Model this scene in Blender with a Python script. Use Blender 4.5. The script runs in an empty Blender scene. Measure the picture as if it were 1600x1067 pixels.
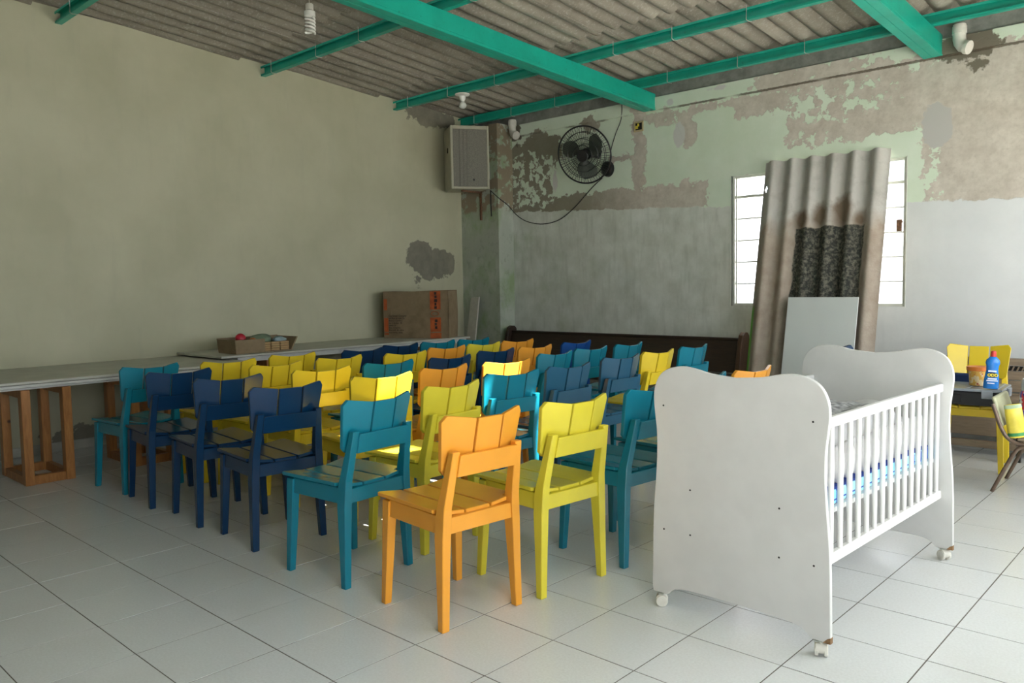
import bpy, bmesh, math, random
from mathutils import Vector, Matrix
random.seed(7)
T = 0.36                      # one floor tile in metres; all numbers below are in tiles
S = bpy.context.scene
COL = S.collection
PI = math.pi

# ------------------------------------------------------------------ camera
F_PX, YAW, PITCH, ROLL = 1253.02, -0.750908, -0.0702695, -0.0177148
fw = Vector((math.sin(YAW)*math.cos(PITCH), math.cos(YAW)*math.cos(PITCH), math.sin(PITCH)))
rt0 = Vector((math.cos(YAW), -math.sin(YAW), 0)); up0 = rt0.cross(fw)
rt = math.cos(ROLL)*rt0 + math.sin(ROLL)*up0
up = -math.sin(ROLL)*rt0 + math.cos(ROLL)*up0
CAM = Vector((10.22009, -3.131488, 3.663335))
cd = bpy.data.cameras.new('camera'); cam = bpy.data.objects.new('camera', cd); COL.objects.link(cam)
M = Matrix((rt, up, -fw)).transposed().to_4x4(); M.translation = CAM*T
cam.matrix_world = M
cd.sensor_width = 36; cd.lens = 36*F_PX/1600; cd.clip_start = 0.05; cd.clip_end = 200
S.camera = cam

# ------------------------------------------------------------------ world, sun, exposure
W = bpy.data.worlds.new('sky'); S.world = W; W.use_nodes = True
bg = W.node_tree.nodes['Background']
bg.inputs['Color'].default_value = (0.94, 0.985, 1.04, 1); bg.inputs['Strength'].default_value = 2.5
sd = bpy.data.lights.new('sun', 'SUN'); sd.energy = 20.0; sd.angle = math.radians(0.6); sd.color = (1, 0.95, 0.86)
so = bpy.data.objects.new('sun', sd); COL.objects.link(so)
SUN_TAN = 1.43
so.rotation_euler = (0, math.radians(90) - math.atan(SUN_TAN), 0); so.location = (20, 3, 20)
def portal(loc, rot, sx, sy):
    l = bpy.data.lights.new('daylight_portal', 'AREA'); l.shape = 'RECTANGLE'; l.size = sx*T; l.size_y = sy*T
    l.cycles.is_portal = True
    o = bpy.data.objects.new('daylight_portal', l); COL.objects.link(o); o.location = Vector(loc)*T; o.rotation_euler = rot
S.view_settings.view_transform = 'Standard'; S.view_settings.look = 'None'; S.view_settings.gamma = 1
S.view_settings.use_curve_mapping = False
S.view_settings.exposure = 1.2

# ------------------------------------------------------------------ mesh helpers
class MB:
    def __init__(s): s.v = []; s.f = []; s.m = []
    def face(s, idx, m=0): s.f.append(idx); s.m.append(m)
    def hexa(s, pts, m=0):                       # 8 points: bottom loop, top loop
        b = len(s.v); s.v += [tuple(p) for p in pts]
        for q in ((3,2,1,0),(4,5,6,7),(0,1,5,4),(1,2,6,5),(2,3,7,6),(3,0,4,7)): s.face([b+i for i in q], m)
        return s
    def box(s, x0, x1, y0, y1, z0, z1, m=0):
        return s.hexa([(x0,y0,z0),(x1,y0,z0),(x1,y1,z0),(x0,y1,z0),(x0,y0,z1),(x1,y0,z1),(x1,y1,z1),(x0,y1,z1)], m)
    def loft(s, secs, m=0):                      # secs: (z, xc, yc, wx, wy)
        b = len(s.v); n = len(secs)
        for z, xc, yc, wx, wy in secs:
            s.v += [(xc-wx/2,yc-wy/2,z),(xc+wx/2,yc-wy/2,z),(xc+wx/2,yc+wy/2,z),(xc-wx/2,yc+wy/2,z)]
        s.face([b+3,b+2,b+1,b], m); e = b+4*(n-1); s.face([e,e+1,e+2,e+3], m)
        for k in range(n-1):
            a = b+4*k
            for i in range(4): s.face([a+i, a+(i+1)%4, a+4+(i+1)%4, a+4+i], m)
        return s
    def prism(s, pts, fn0, fn1, m=0, me=None, edge_m=None):   # polygon mapped by fn0 / fn1 (two faces)
        b = len(s.v); n = len(pts)
        s.v += [tuple(fn0(*p)) for p in pts] + [tuple(fn1(*p)) for p in pts]
        s.face([b+i for i in range(n)][::-1], m); s.face([b+n+i for i in range(n)], m)
        for i in range(n):
            j = (i+1) % n
            s.face([b+i, b+j, b+n+j, b+n+i], edge_m[i] if edge_m else (m if me is None else me))
        return s
    def rings(s, rs, n=16, m=0, cap=True, mf=None):           # rs: list of (centre, u, v) ellipse frames
        b = len(s.v)
        for c, u, v in rs:
            c = Vector(c); u = Vector(u); v = Vector(v)
            for i in range(n):
                a = 2*PI*i/n; s.v.append(tuple(c + u*math.cos(a) + v*math.sin(a)))
        for k in range(len(rs)-1):
            mm = mf[k] if mf else m
            for i in range(n):
                j = (i+1) % n; s.face([b+k*n+i, b+k*n+j, b+(k+1)*n+j, b+(k+1)*n+i], mm)
        if cap:
            s.face([b+i for i in range(n)][::-1], mf[0] if mf else m)
            e = b+(len(rs)-1)*n; s.face([e+i for i in range(n)], mf[-1] if mf else m)
        return s
    def lathe(s, prof, c=(0,0,0), n=20, m=0, cap=True, mf=None):   # prof: (r, z)
        c = Vector(c)
        return s.rings([(c+Vector((0,0,z)), (r,0,0), (0,r,0)) for r, z in prof], n, m, cap, mf)
    def tube(s, pts, r, n=8, m=0, closed=False):
        P = [Vector(p) for p in pts]; rs = []; N = len(P)
        prev = None
        for i in range(N):
            if closed: d = (P[(i+1) % N]-P[i-1])
            else: d = P[min(i+1, N-1)]-P[max(i-1, 0)]
            d.normalize()
            if prev is None:
                a = Vector((0,0,1)) if abs(d.z) < .9 else Vector((1,0,0))
                u = d.cross(a).normalized()
            else:
                u = (prev - d*prev.dot(d)).normalized()
            prev = u; v = d.cross(u)
            rr = r[i] if isinstance(r, (list, tuple)) else r
            rs.append((P[i], u*rr, v*rr))
        if closed:
            rs.append(rs[0]); return s.rings(rs, n, m, False)
        return s.rings(rs, n, m, True)
    def grid(s, fn, nu, nv, m=0, mfn=None, skip=None):
        b = len(s.v)
        for j in range(nv+1):
            for i in range(nu+1): s.v.append(tuple(fn(i/nu, j/nv)))
        for j in range(nv):
            for i in range(nu):
                if skip and skip((i+.5)/nu, (j+.5)/nv): continue
                a = b+j*(nu+1)+i
                s.face([a, a+1, a+nu+2, a+nu+1], mfn((i+.5)/nu, (j+.5)/nv) if mfn else m)
        return s
    def mesh(s, name, bevel=0, smooth=False, weld=False, seg=1, normals=True):
        bm = bmesh.new()
        vs = [bm.verts.new((x*T, y*T, z*T)) for x, y, z in s.v]
        for f, m in zip(s.f, s.m):
            try: bf = bm.faces.new([vs[i] for i in f]); bf.material_index = m
            except ValueError: pass
        if weld: bmesh.ops.remove_doubles(bm, verts=bm.verts, dist=1e-5)
        if normals: bmesh.ops.recalc_face_normals(bm, faces=bm.faces)
        if bevel:
            es = [e for e in bm.edges if len(e.link_faces) == 2 and e.calc_face_angle(0) > .35]
            bmesh.ops.bevel(bm, geom=es, offset=bevel*T, segments=seg, affect='EDGES', profile=.5, clamp_overlap=True)
        me = bpy.data.meshes.new(name); bm.to_mesh(me); bm.free()
        if smooth:
            me.polygons.foreach_set('use_smooth', [True]*len(me.polygons))
            try: me.set_sharp_from_angle(angle=math.radians(40))
            except Exception: pass
        return me
def link(name, me, mats, parent=None, loc=None, rot=None, objlink=False):
    o = bpy.data.objects.new(name, me); COL.objects.link(o)
    mats = mats if isinstance(mats, (list, tuple)) else [mats]
    if not me.materials:
        for m in mats: me.materials.append(m)
    if objlink:
        for i, m in enumerate(mats): o.material_slots[i].link = 'OBJECT'; o.material_slots[i].material = m
    if parent: o.parent = parent
    if loc is not None: o.location = Vector(loc)*T
    if rot is not None: o.rotation_euler = rot
    return o
def ob(name, mb, mats, parent=None, loc=None, rot=None, **k):
    return link(name, mb.mesh(name, **k), mats, parent, loc, rot)
def tag(o, label=None, cat=None, group=None, kind=None):
    if label: o['label'] = label
    if cat: o['category'] = cat
    if group: o['group'] = group
    if kind: o['kind'] = kind
    return o
def thing(name, loc, rz=0, label=None, cat=None, group=None, rot=None):
    o = bpy.data.objects.new(name, None); COL.objects.link(o); o.empty_display_size = .05
    o.location = Vector(loc)*T; o.rotation_euler = rot or (0, 0, rz)
    return tag(o, label, cat, group)
def struct(name, mb, mats, **k):
    o = ob(name, mb, mats, **k); o['kind'] = 'structure'; return o
def spline(pts, n=6, closed=True):
    out = []; N = len(pts)
    for i in range(N if closed else N-1):
        p0 = pts[(i-1) % N] if closed or i > 0 else pts[0]; p1 = pts[i]; p2 = pts[(i+1) % N]
        p3 = pts[(i+2) % N] if closed or i+2 < N else pts[-1]
        for k in range(n):
            t = k/n
            out.append(tuple(.5*((2*b)+(c-a)*t+(2*a-5*b+4*c-d)*t*t+(-a+3*b-3*c+d)*t**3) for a, b, c, d in zip(p0, p1, p2, p3)))
    if not closed: out.append(pts[-1])
    return out

# ------------------------------------------------------------------ material helpers
class N:
    def __init__(s, name):
        s.mat = bpy.data.materials.new(name); s.mat.use_nodes = True
        s.t = s.mat.node_tree; s.b = s.t.nodes['Principled BSDF']
        s.pos = None
    def n(s, typ, ins=None, out=0, **at):
        nd = s.t.nodes.new(typ)
        for k, v in at.items(): setattr(nd, k, v)
        for k, v in (ins or {}).items():
            if isinstance(v, bpy.types.NodeSocket): s.t.links.new(v, nd.inputs[k])
            else: nd.inputs[k].default_value = v
        return nd.outputs[out]
    def P(s):                                     # object position, in tiles
        if s.pos is None:
            c = s.n('ShaderNodeTexCoord', out=3)
            s.pos = s.n('ShaderNodeVectorMath', {0: c, 1: (1/T,)*3}, operation='MULTIPLY')
        return s.pos
    def W(s):                                     # world position, in tiles
        c = s.n('ShaderNodeNewGeometry', out=0)
        return s.n('ShaderNodeVectorMath', {0: c, 1: (1/T,)*3}, operation='MULTIPLY')
    def noise(s, scale, detail=4, rough=.55, vec=None, st=(1,1,1), out=0, dist=0.0):
        v = vec or s.P()
        if st != (1,1,1): v = s.n('ShaderNodeVectorMath', {0: v, 1: st}, operation='MULTIPLY')
        return s.n('ShaderNodeTexNoise', {'Vector': v, 'Scale': scale, 'Detail': detail, 'Roughness': rough, 'Distortion': dist}, out=out)
    def m(s, op, a, b=0.0, c=0.0, clamp=False):
        return s.n('ShaderNodeMath', {0: a, 1: b, 2: c}, operation=op, use_clamp=clamp)
    def ramp(s, f, stops, interp='LINEAR'):
        nd = s.t.nodes.new('ShaderNodeValToRGB'); s.t.links.new(f, nd.inputs[0]); r = nd.color_ramp; r.interpolation = interp
        while len(r.elements) < len(stops): r.elements.new(.5)
        for e, (p, c) in zip(r.elements, stops):
            e.position = p; e.color = (c, c, c, 1) if isinstance(c, (int, float)) else (*c, 1)
        return nd.outputs[0]
    def step(s, f, lo, hi):
        return s.n('ShaderNodeMapRange', {0: f, 1: lo, 2: hi, 3: 0.0, 4: 1.0})
    def mix(s, f, a, b, mode='MIX'):
        nd = s.t.nodes.new('ShaderNodeMix'); nd.data_type = 'RGBA'; nd.blend_type = mode
        for k, v in ((0, f), (6, a), (7, b)):
            if isinstance(v, bpy.types.NodeSocket): s.t.links.new(v, nd.inputs[k])
            elif k: nd.inputs[k].default_value = (*v, 1)
            else: nd.inputs[k].default_value = v
        return nd.outputs[2]
    def set(s, color=None, rough=None, bump=None, bs=.3, bd=.01, metal=None, spec=None, **k):
        for key, v in (('Base Color', color), ('Roughness', rough), ('Metallic', metal), ('Specular IOR Level', spec), *k.items()):
            if v is None: continue
            if isinstance(v, bpy.types.NodeSocket): s.t.links.new(v, s.b.inputs[key])
            elif key == 'Base Color': s.b.inputs[key].default_value = (*v, 1)
            else: s.b.inputs[key].default_value = v
        if bump is not None:
            nb = s.n('ShaderNodeBump', {'Height': bump, 'Strength': bs, 'Distance': bd}); s.t.links.new(nb, s.b.inputs['Normal'])
        return s.mat
    def blobs(s, cx, cy, lst):                    # union of soft ellipses (x,y,rx,ry), positive inside
        acc = None
        for x, y, rx, ry in lst:
            a = s.m('DIVIDE', s.m('SUBTRACT', cx, x), rx); b = s.m('DIVIDE', s.m('SUBTRACT', cy, y), ry)
            d = s.m('SUBTRACT', 1.0, s.m('SQRT', s.m('ADD', s.m('MULTIPLY', a, a), s.m('MULTIPLY', b, b))))
            d = s.m('MULTIPLY', d, min(rx, ry))
            acc = d if acc is None else s.m('MAXIMUM', acc, d)
        return acc
    def boxes(s, cx, cy, lst):                    # union of boxes (x0,x1,y0,y1), signed distance-like
        acc = None
        for x0, x1, y0, y1 in lst:
            a = s.m('SUBTRACT', (x1-x0)/2, s.m('ABSOLUTE', s.m('SUBTRACT', cx, (x0+x1)/2)))
            b = s.m('SUBTRACT', (y1-y0)/2, s.m('ABSOLUTE', s.m('SUBTRACT', cy, (y0+y1)/2)))
            d = s.m('MINIMUM', a, b)
            acc = d if acc is None else s.m('MAXIMUM', acc, d)
        return acc
def sep(n, v):
    nd = n.t.nodes.new('ShaderNodeSeparateXYZ'); n.t.links.new(v, nd.inputs[0]); return nd.outputs

def plain(name, col, rough=.5, var=.06, sc=6, bs=.0, metal=None, spec=None, **k):
    n = N(name); f = n.noise(sc, 3)
    c = n.mix(n.step(f, .35, .65), tuple(max(0, x*(1-var)) for x in col), tuple(min(1, x*(1+var)) for x in col))
    return n.set(c, rough, f if bs else None, bs=bs, metal=metal, spec=spec, **k)

def paint(name, col, rough=.27, wear=(.5,.4,.3)):           # brushed enamel on wood
    n = N(name)
    g = n.noise(9, 3, st=(1, 1, .25)); f = n.noise(2.2, 2)
    c = n.mix(n.step(f, .3, .7), tuple(x*.94 for x in col), tuple(min(1, x*1.05) for x in col))
    sp = n.step(n.noise(30, 2), .74, .78)
    c = n.mix(n.m('MULTIPLY', sp, .35), c, tuple(x*.6 for x in col))
    return n.set(c, rough, g, bs=.08, bd=.002, spec=.5)
def wood(name, c1, c2, rough=.55, st=(1,8,8), sc=3, knots=False):
    n = N(name)
    f = n.noise(sc, 5, .6, st=st, dist=.6)
    c = n.mix(n.step(f, .3, .7), c1, c2)
    if knots:
        vo = n.n('ShaderNodeTexVoronoi', {'Vector': n.P(), 'Scale': 1.7}); k = n.step(vo, .09, .05)
        c = n.mix(k, c, tuple(x*.25 for x in c1))
    return n.set(c, rough, f, bs=.2, bd=.002)

# --- walls
def mat_back():
    n = N('back_wall_plaster'); p = n.P(); o = sep(n, p); x, z = o[0], o[2]
    big = n.noise(1.1, 5, .6); med = n.noise(3.6, 6, .62); fine = n.noise(14, 5, .6); streak = n.noise(1.6, 4, .6, st=(3, 1, .5))
    dn = n.m('MULTIPLY', n.m('SUBTRACT', med, .5), 1.3)
    dn2 = n.m('MULTIPLY', n.m('SUBTRACT', n.noise(2.6, 7, .7), .5), 3.2)
    green = n.mix(n.step(big, .35, .65), (.64,.74,.58), (.71,.80,.66))
    beige = n.mix(n.step(med, .3, .7), (.49,.44,.37), (.65,.60,.52))
    beige = n.mix(n.m('MULTIPLY', n.step(fine, .5, .75), .35), beige, (.36,.31,.25))
    bare = n.boxes(x, z, [(-8.4,-.95,5.7,6.45), (-8.4,-6.5,5.7,7.6), (-3.42,-2.98,5,9.1), (1.25,14,6.95,8.72), (4.45,14,5.2,7.2), (-.2,1.6,7.95,8.52), (-1.6,.2,8.28,8.52),
                          (-4.3,-3.2,7.28,7.42)])
    bare2 = n.blobs(x, z, [(-1.55,7.85,.3,.5), (-2.3,8.35,.7,.22), (-5.0,8.55,.35,.3), (-7.0,7.9,1.0,.7), (1.2,8.7,.9,.3), (2.5,8.75,1.2,.2), (.2,6.2,-.1+.3,.2), (-8.0,8.0,.5,.3)])
    f1 = n.m('ADD', n.m('MAXIMUM', bare, bare2), n.m('MULTIPLY', dn, .55))
    # specks of green left on the bare parts, near their borders
    f2 = n.m('ADD', n.m('MAXIMUM', bare, bare2), dn2)
    specks = n.blobs(x, z, [(2.6,8.0,1.6,.5), (-7.3,7.0,1.3,1.1), (1.6,6.9,1.4,.5), (4.4,5.9,.55,1.2), (4.5,8.7,.9,.35)])
    inspk = n.step(n.m('ADD', specks, n.m('MULTIPLY', dn2, .32)), .05, .09)
    peel = n.step(f1, 0.0, .03)
    k2 = n.step(n.noise(4.2, 6, .6), .50, .53)
    peel = n.m('MULTIPLY', peel, n.m('SUBTRACT', 1.0, n.m('MULTIPLY', inspk, k2)))
    c = n.mix(peel, green, beige)
    # keep bare corner on left mixed
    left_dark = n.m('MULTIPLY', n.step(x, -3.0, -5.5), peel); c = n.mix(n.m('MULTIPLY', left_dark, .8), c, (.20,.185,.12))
    white = n.step(n.m('ADD', n.blobs(x, z, [(-1.85,7.75,.2,.36), (-2.1,8.7,.12,.1), (-6.4,6.95,.1,.35), (-.6,8.85,.4,.06)]), n.m('MULTIPLY', dn, .15)), 0, .03)
    c = n.mix(white, c, (.62,.62,.58))
    grey = n.step(n.m('ADD', n.blobs(x, z, [(4.78,7.05,.33,.5)]), n.m('MULTIPLY', dn, .3)), 0, .03)
    c = n.mix(grey, c, (.50,.49,.46))
    wet = n.step(n.m('ADD', n.blobs(x, z, [(5.35,8.7,.72,.35), (5.55,8.28,.2,.15), (-8.1,8.8,.3,.5)]), n.m('MULTIPLY', dn, .5)), 0, .04)
    c = n.mix(wet, c, (.17,.15,.11))
    # lower washable band
    lw = n.mix(n.step(n.noise(1.3, 6, .65), .3, .7), (.55,.575,.50), (.76,.78,.72))
    gn = n.m('MULTIPLY', n.step(n.noise(.9, 4, .6), .52, .7), n.step(x, -3.0, -7.5))
    lw = n.mix(n.m('MULTIPLY', gn, .6), lw, (.40,.48,.32))
    lw = n.mix(n.m('MULTIPLY', n.step(streak, .5, .72), .35), lw, (.38,.40,.34))
    lw = n.mix(n.step(x, 0.5, 5.5), lw, n.mix(n.step(big, .3, .7), (.70,.72,.72), (.77,.785,.785)))
    # boundary follows the measured line
    line = n.m('ADD', n.m('MULTIPLY', x, -.055), 5.66)
    line = n.m('ADD', line, n.m('MULTIPLY', n.m('SUBTRACT', med, .5), .25))
    isl = n.step(n.m('SUBTRACT', line, z), -.01, .02)
    c = n.mix(isl, c, lw)
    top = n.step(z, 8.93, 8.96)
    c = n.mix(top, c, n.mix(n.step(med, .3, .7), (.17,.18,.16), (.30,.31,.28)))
    # joint under the ring beam
    jl = n.m('ABSOLUTE', n.m('SUBTRACT', n.m('ADD', z, n.m('MULTIPLY', n.m('SUBTRACT', fine, .5), .05)), 8.56))
    j = n.m('MULTIPLY', n.step(jl, .03, .015), n.step(n.noise(.8, 3), .38, .5))
    c = n.mix(n.m('MULTIPLY', j, .8), c, (.10,.08,.05))
    rough = n.mix(isl, (.8,)*3, (.26,)*3)
    h = n.m('ADD', n.m('MULTIPLY', n.m('MULTIPLY', peel, n.m('SUBTRACT', 1.0, isl)), -.6), n.m('ADD', n.m('MULTIPLY', fine, .3), n.m('MULTIPLY', med, .35)))
    h = n.m('SUBTRACT', h, n.m('MULTIPLY', j, .8))
    return n.set(c, rough, h, bs=.45, bd=.008)
def mat_left():
    n = N('left_wall_plaster'); p = n.P(); o = sep(n, p); y, z = o[1], o[2]
    big = n.noise(.5, 4, .6); med = n.noise(3, 6, .62); fine = n.noise(16, 4)
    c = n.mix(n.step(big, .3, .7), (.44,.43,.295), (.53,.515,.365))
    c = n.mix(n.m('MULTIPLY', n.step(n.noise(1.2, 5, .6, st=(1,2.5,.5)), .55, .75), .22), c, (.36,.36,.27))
    dn = n.m('MULTIPLY', n.m('SUBTRACT', med, .5), .7)
    b = n.blobs(y, z, [(14.2,4.62,.6,.55), (15.1,4.45,.7,.48), (14.65,4.35,.8,.5), (14.7,9.3,.95,.42), (15.4,9.2,.6,.3), (4.1,.33,1.3,.26), (6.3,.4,1.2,.22), (14.1,3.9,.14,.25)])
    k = n.step(n.m('ADD', b, n.m('MULTIPLY', dn, .95)), 0, .03)
    c = n.mix(k, c, n.mix(n.step(med, .3, .7), (.17,.16,.12), (.24,.225,.175)))
    st = n.step(n.m('ADD', n.blobs(y, z, [(14.6,8.3,1.4,1.2), (15.6,5,.5,2.6)]), dn), 0, .8)
    c = n.mix(n.m('MULTIPLY', st, .35), c, (.33,.30,.20))
    sk = n.step(z, .235, .225); c = n.mix(n.m('MULTIPLY', sk, .5), c, (.42,.42,.38))
    sp = n.step(n.noise(7, 2), .80, .82); c = n.mix(n.m('MULTIPLY', sp, .6), c, (.25,.22,.15))
    h = n.m('SUBTRACT', n.m('ADD', n.m('MULTIPLY', med, .4), n.m('MULTIPLY', fine, .15)), n.m('MULTIPLY', k, .6))
    return n.set(c, .6, h, bs=.3, bd=.006)
def mat_column():
    n = N('column_plaster'); p = n.P(); o = sep(n, p); z = o[2]
    med = n.noise(2.6, 6, .62); big = n.noise(.9, 4)
    c = n.mix(n.step(n.noise(1.4, 5, .6, st=(1,1,.6)), .4, .62), (.46,.50,.42), (.28,.36,.20))
    c = n.mix(n.step(big, .45, .6), c, (.40,.43,.36))
    up_ = n.step(n.m('ADD', z, n.m('MULTIPLY', med, .4)), 6.3, 6.4)
    k = n.m('MULTIPLY', up_, n.step(n.m('ADD', med, n.m('MULTIPLY', big, .3)), .6, .63))
    c = n.mix(k, c, (.27,.22,.15))
    c = n.mix(n.m('MULTIPLY', n.step(n.noise(6, 5), .55, .7), .4), c, (.2,.22,.16))
    return n.set(c, .6, med, bs=.4, bd=.008)
def mat_tile():
    n = N('glazed_floor_tile'); w = n.W(); oi = n.n('ShaderNodeObjectInfo', out=5)
    fine = n.noise(38, 3, .6, vec=w); dirt = n.noise(.55, 5, .6, vec=w); d2 = n.noise(2.3, 5, .65, vec=w, st=(1,1,1))
    c = n.mix(n.step(fine, .35, .65), (.67,.69,.69), (.73,.755,.76))
    c = n.mix(n.m('MULTIPLY', oi, .35), c, (.68,.70,.71))
    c = n.mix(n.m('MULTIPLY', n.step(dirt, .50, .80), .22), c, (.56,.53,.45))
    c = n.mix(n.m('MULTIPLY', n.step(d2, .68, .82), .10), c, (.50,.46,.37))
    sp = n.step(n.noise(5, 2, vec=w), .80, .82); c = n.mix(n.m('MULTIPLY', sp, .5), c, (.2,.18,.14))
    r = n.m('ADD', .20, n.m('MULTIPLY', n.step(dirt, .3, .8), .06))
    return n.set(c, r, n.m('ADD', fine, n.m('MULTIPLY', n.noise(3, 2, vec=w), 1.5)), bs=.10, bd=.004, spec=.5)
def mat_roof():
    n = N('fibre_cement'); p = n.W()
    big = n.noise(.9, 5, .6, vec=p, st=(2, .5, 1)); fl = n.noise(17, 3, .6, vec=p); med = n.noise(2.6, 5, vec=p)
    c = n.mix(n.step(big, .3, .7), (.22,.195,.155), (.36,.33,.27))
    c = n.mix(n.m('MULTIPLY', n.step(fl, .54, .70), .5), c, (.50,.48,.42))
    c = n.mix(n.m('MULTIPLY', n.step(med, .55, .72), .5), c, (.17,.145,.11))
    return n.set(c, .9, fl, bs=.35, bd=.005)
def mat_leansheet():
    n = N('weathered_fibre_cement'); p = n.P(); o = sep(n, p); x, z = o[0], o[2]
    med = n.noise(2.6, 6, .62); fine = n.noise(12, 6, .7); big = n.noise(.8, 4, st=(2,1,.6))
    dn = n.m('MULTIPLY', n.m('SUBTRACT', med, .5), .9)
    c = n.mix(n.step(big, .3, .7), (.40,.38,.34), (.56,.54,.50))
    c = n.mix(n.m('MULTIPLY', n.step(med, .5, .7), .4), c, (.25,.23,.19))
    low = n.step(n.m('ADD', z, n.m('MULTIPLY', dn, .9)), 5.35, 4.9)
    c = n.mix(n.m('MULTIPLY', low, .85), c, n.mix(n.step(med, .35, .65), (.34,.26,.19), (.47,.39,.31)))
    tar = n.m('ADD', n.boxes(x, z, [(.95,2.62,2.2,5.05)]), n.m('MULTIPLY', dn, .18)); tk = n.step(tar, 0, .03)
    tc = n.mix(n.step(fine, .45, .62), (.030,.032,.026), (.17,.16,.12))
    rust = n.step(n.m('ADD', n.blobs(x, z, [(1.1,5.25,.28,.35),(1.55,5.35,.25,.4),(2.1,5.4,.3,.5),(2.5,5.2,.2,.3)]), n.m('MULTIPLY', dn, .25)), 0, .15)
    c = n.mix(n.m('MULTIPLY', rust, .9), c, (.17,.11,.065))
    c = n.mix(tk, c, tc)
    gr = n.m('MULTIPLY', n.step(x, .10, .03), n.step(n.m('ADD', z, dn), 3.1, 2.9)); c = n.mix(gr, c, (.10,.32,.04))
    return n.set(c, .85, fine, bs=.5, bd=.01)
def mat_card():
    n = N('cardboard'); f = n.noise(4, 4); g = n.n('ShaderNodeTexWave', {'Vector': n.P(), 'Scale': 12, 'Distortion': .5})
    return n.set(n.mix(n.step(f, .3, .7), (.20,.14,.075), (.27,.20,.115)), .8, g, bs=.06, bd=.003)
def mat_plaid():
    n = N('blue_check_fabric'); p = n.P(); o = sep(n, p)
    a = n.m('FRACT', n.m('MULTIPLY', o[1], 4.0)); b = n.m('FRACT', n.m('MULTIPLY', o[2], 9.0))
    k = n.m('MAXIMUM', n.step(n.m('ABSOLUTE', n.m('SUBTRACT', a, .5)), .13, .09), n.step(n.m('ABSOLUTE', n.m('SUBTRACT', b, .5)), .10, .06))
    c = n.mix(n.step(n.noise(3, 2), .4, .6), (.20,.55,.72), (.36,.72,.80)); c = n.mix(k, c, (.02,.06,.32))
    return n.set(c, .8)

# painted timber: front legs etc share one material per colour
CH = {'orange': paint('orange_enamel', (.80,.34,.035)), 'yellow': paint('yellow_enamel', (.76,.56,.028)),
      'lime': paint('lemon_enamel', (.70,.60,.045)), 'teal': paint('teal_enamel', (.006,.19,.27)),
      'navy': paint('navy_enamel', (.002,.030,.088)), 'blue': paint('royal_blue_enamel', (.008,.065,.26)),
      'steel': paint('slate_blue_enamel', (.020,.10,.175))}
M_BACK, M_LEFT, M_COL = mat_back(), mat_left(), mat_column()
M_TILE, M_ROOF, M_SHEET, M_CARD, M_PLAID = mat_tile(), mat_roof(), mat_leansheet(), mat_card(), mat_plaid()
M_GROUT = plain('cement_grout', (.12,.105,.09), .9, .2)
def mat_beam():
    n = N('green_enamel_steel'); f = n.noise(1.5, 4, .6); g = n.noise(8, 6, .65)
    c = n.mix(n.step(f, .3, .7), (.004,.31,.22), (.008,.40,.29))
    c = n.mix(n.m('MULTIPLY', n.step(g, .62, .7), .5), c, (.02,.16,.10))
    return n.set(c, .42, g, bs=.06, bd=.003)
M_BEAM = mat_beam()
M_WIRE = plain('galvanised_wire', (.45,.47,.42), .4, metal=.6)
M_WHITE = plain('white_lacquer_board', (.64,.64,.625), .38, .03, 3)
M_WHITE2 = plain('white_lacquer_rail', (.72,.72,.70), .35, .03, 3)
M_MDF = plain('raw_fibreboard', (.26,.15,.07), .9, .3, 20)
M_BLACK = plain('black_plastic', (.012,.012,.013), .35)
M_DARK = plain('dark_hole', (.01,.009,.008), .9)
M_PVC = plain('white_pvc', (.66,.64,.57), .35, .06, 8)
M_FAB = plain('white_quilted_cotton', (.60,.595,.59), .85, .05, 5)
M_FAB2 = plain('yellow_print_cotton', (.75,.55,.22), .85, .15, 9)
M_GREYFAB = plain('grey_printed_cotton', (.36,.36,.37), .85, .5, 14)
M_PINE = wood('varnished_pine', (.30,.115,.03), (.46,.21,.06), .4, st=(6,6,.9), knots=True)
M_DWOOD = wood('dark_brown_wood', (.018,.011,.007), (.04,.022,.012), .45, st=(1,8,8))
M_DWOOD2 = wood('worn_brown_wood', (.05,.026,.014), (.10,.05,.025), .45, st=(8,8,1))
M_LWOOD = wood('beige_brown_wood', (.22,.165,.115), (.31,.24,.17), .6, st=(1,8,8))
M_TABLE = plain('grey_white_table_paint', (.50,.50,.44), .45, .08, 2)
M_TABLEE = plain('table_edge_paint', (.56,.57,.54), .5, .06, 4)
M_SPK = plain('beige_speaker_cabinet', (.42,.40,.30), .6, .08, 3)
M_GRILLE = plain('speaker_grille_cloth', (.20,.19,.155), .85, .18, 40)
M_CABLE = plain('black_cable', (.02,.02,.018), .6)
M_RUST = plain('rusty_iron', (.14,.07,.035), .8, .4, 20)
M_LAMP = plain('lamp_glass', (.78,.78,.72), .25)
M_FRAME = plain('cream_window_enamel', (.62,.64,.56), .4, .08, 5)
M_BOARD = plain('pale_hardboard', (.68,.71,.68), .5, .02, 1)
M_CEMENT = plain('grey_render', (.42,.41,.38), .9, .12, 2)
M_IVORY = plain('ivory_plastic', (.52,.44,.25), .5)
M_YEL = plain('yellow_plastic', (.65,.52,.05), .5)
M_CLAY = plain('right_wall_paint', (.62,.62,.57), .7, .06, 1)

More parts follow.
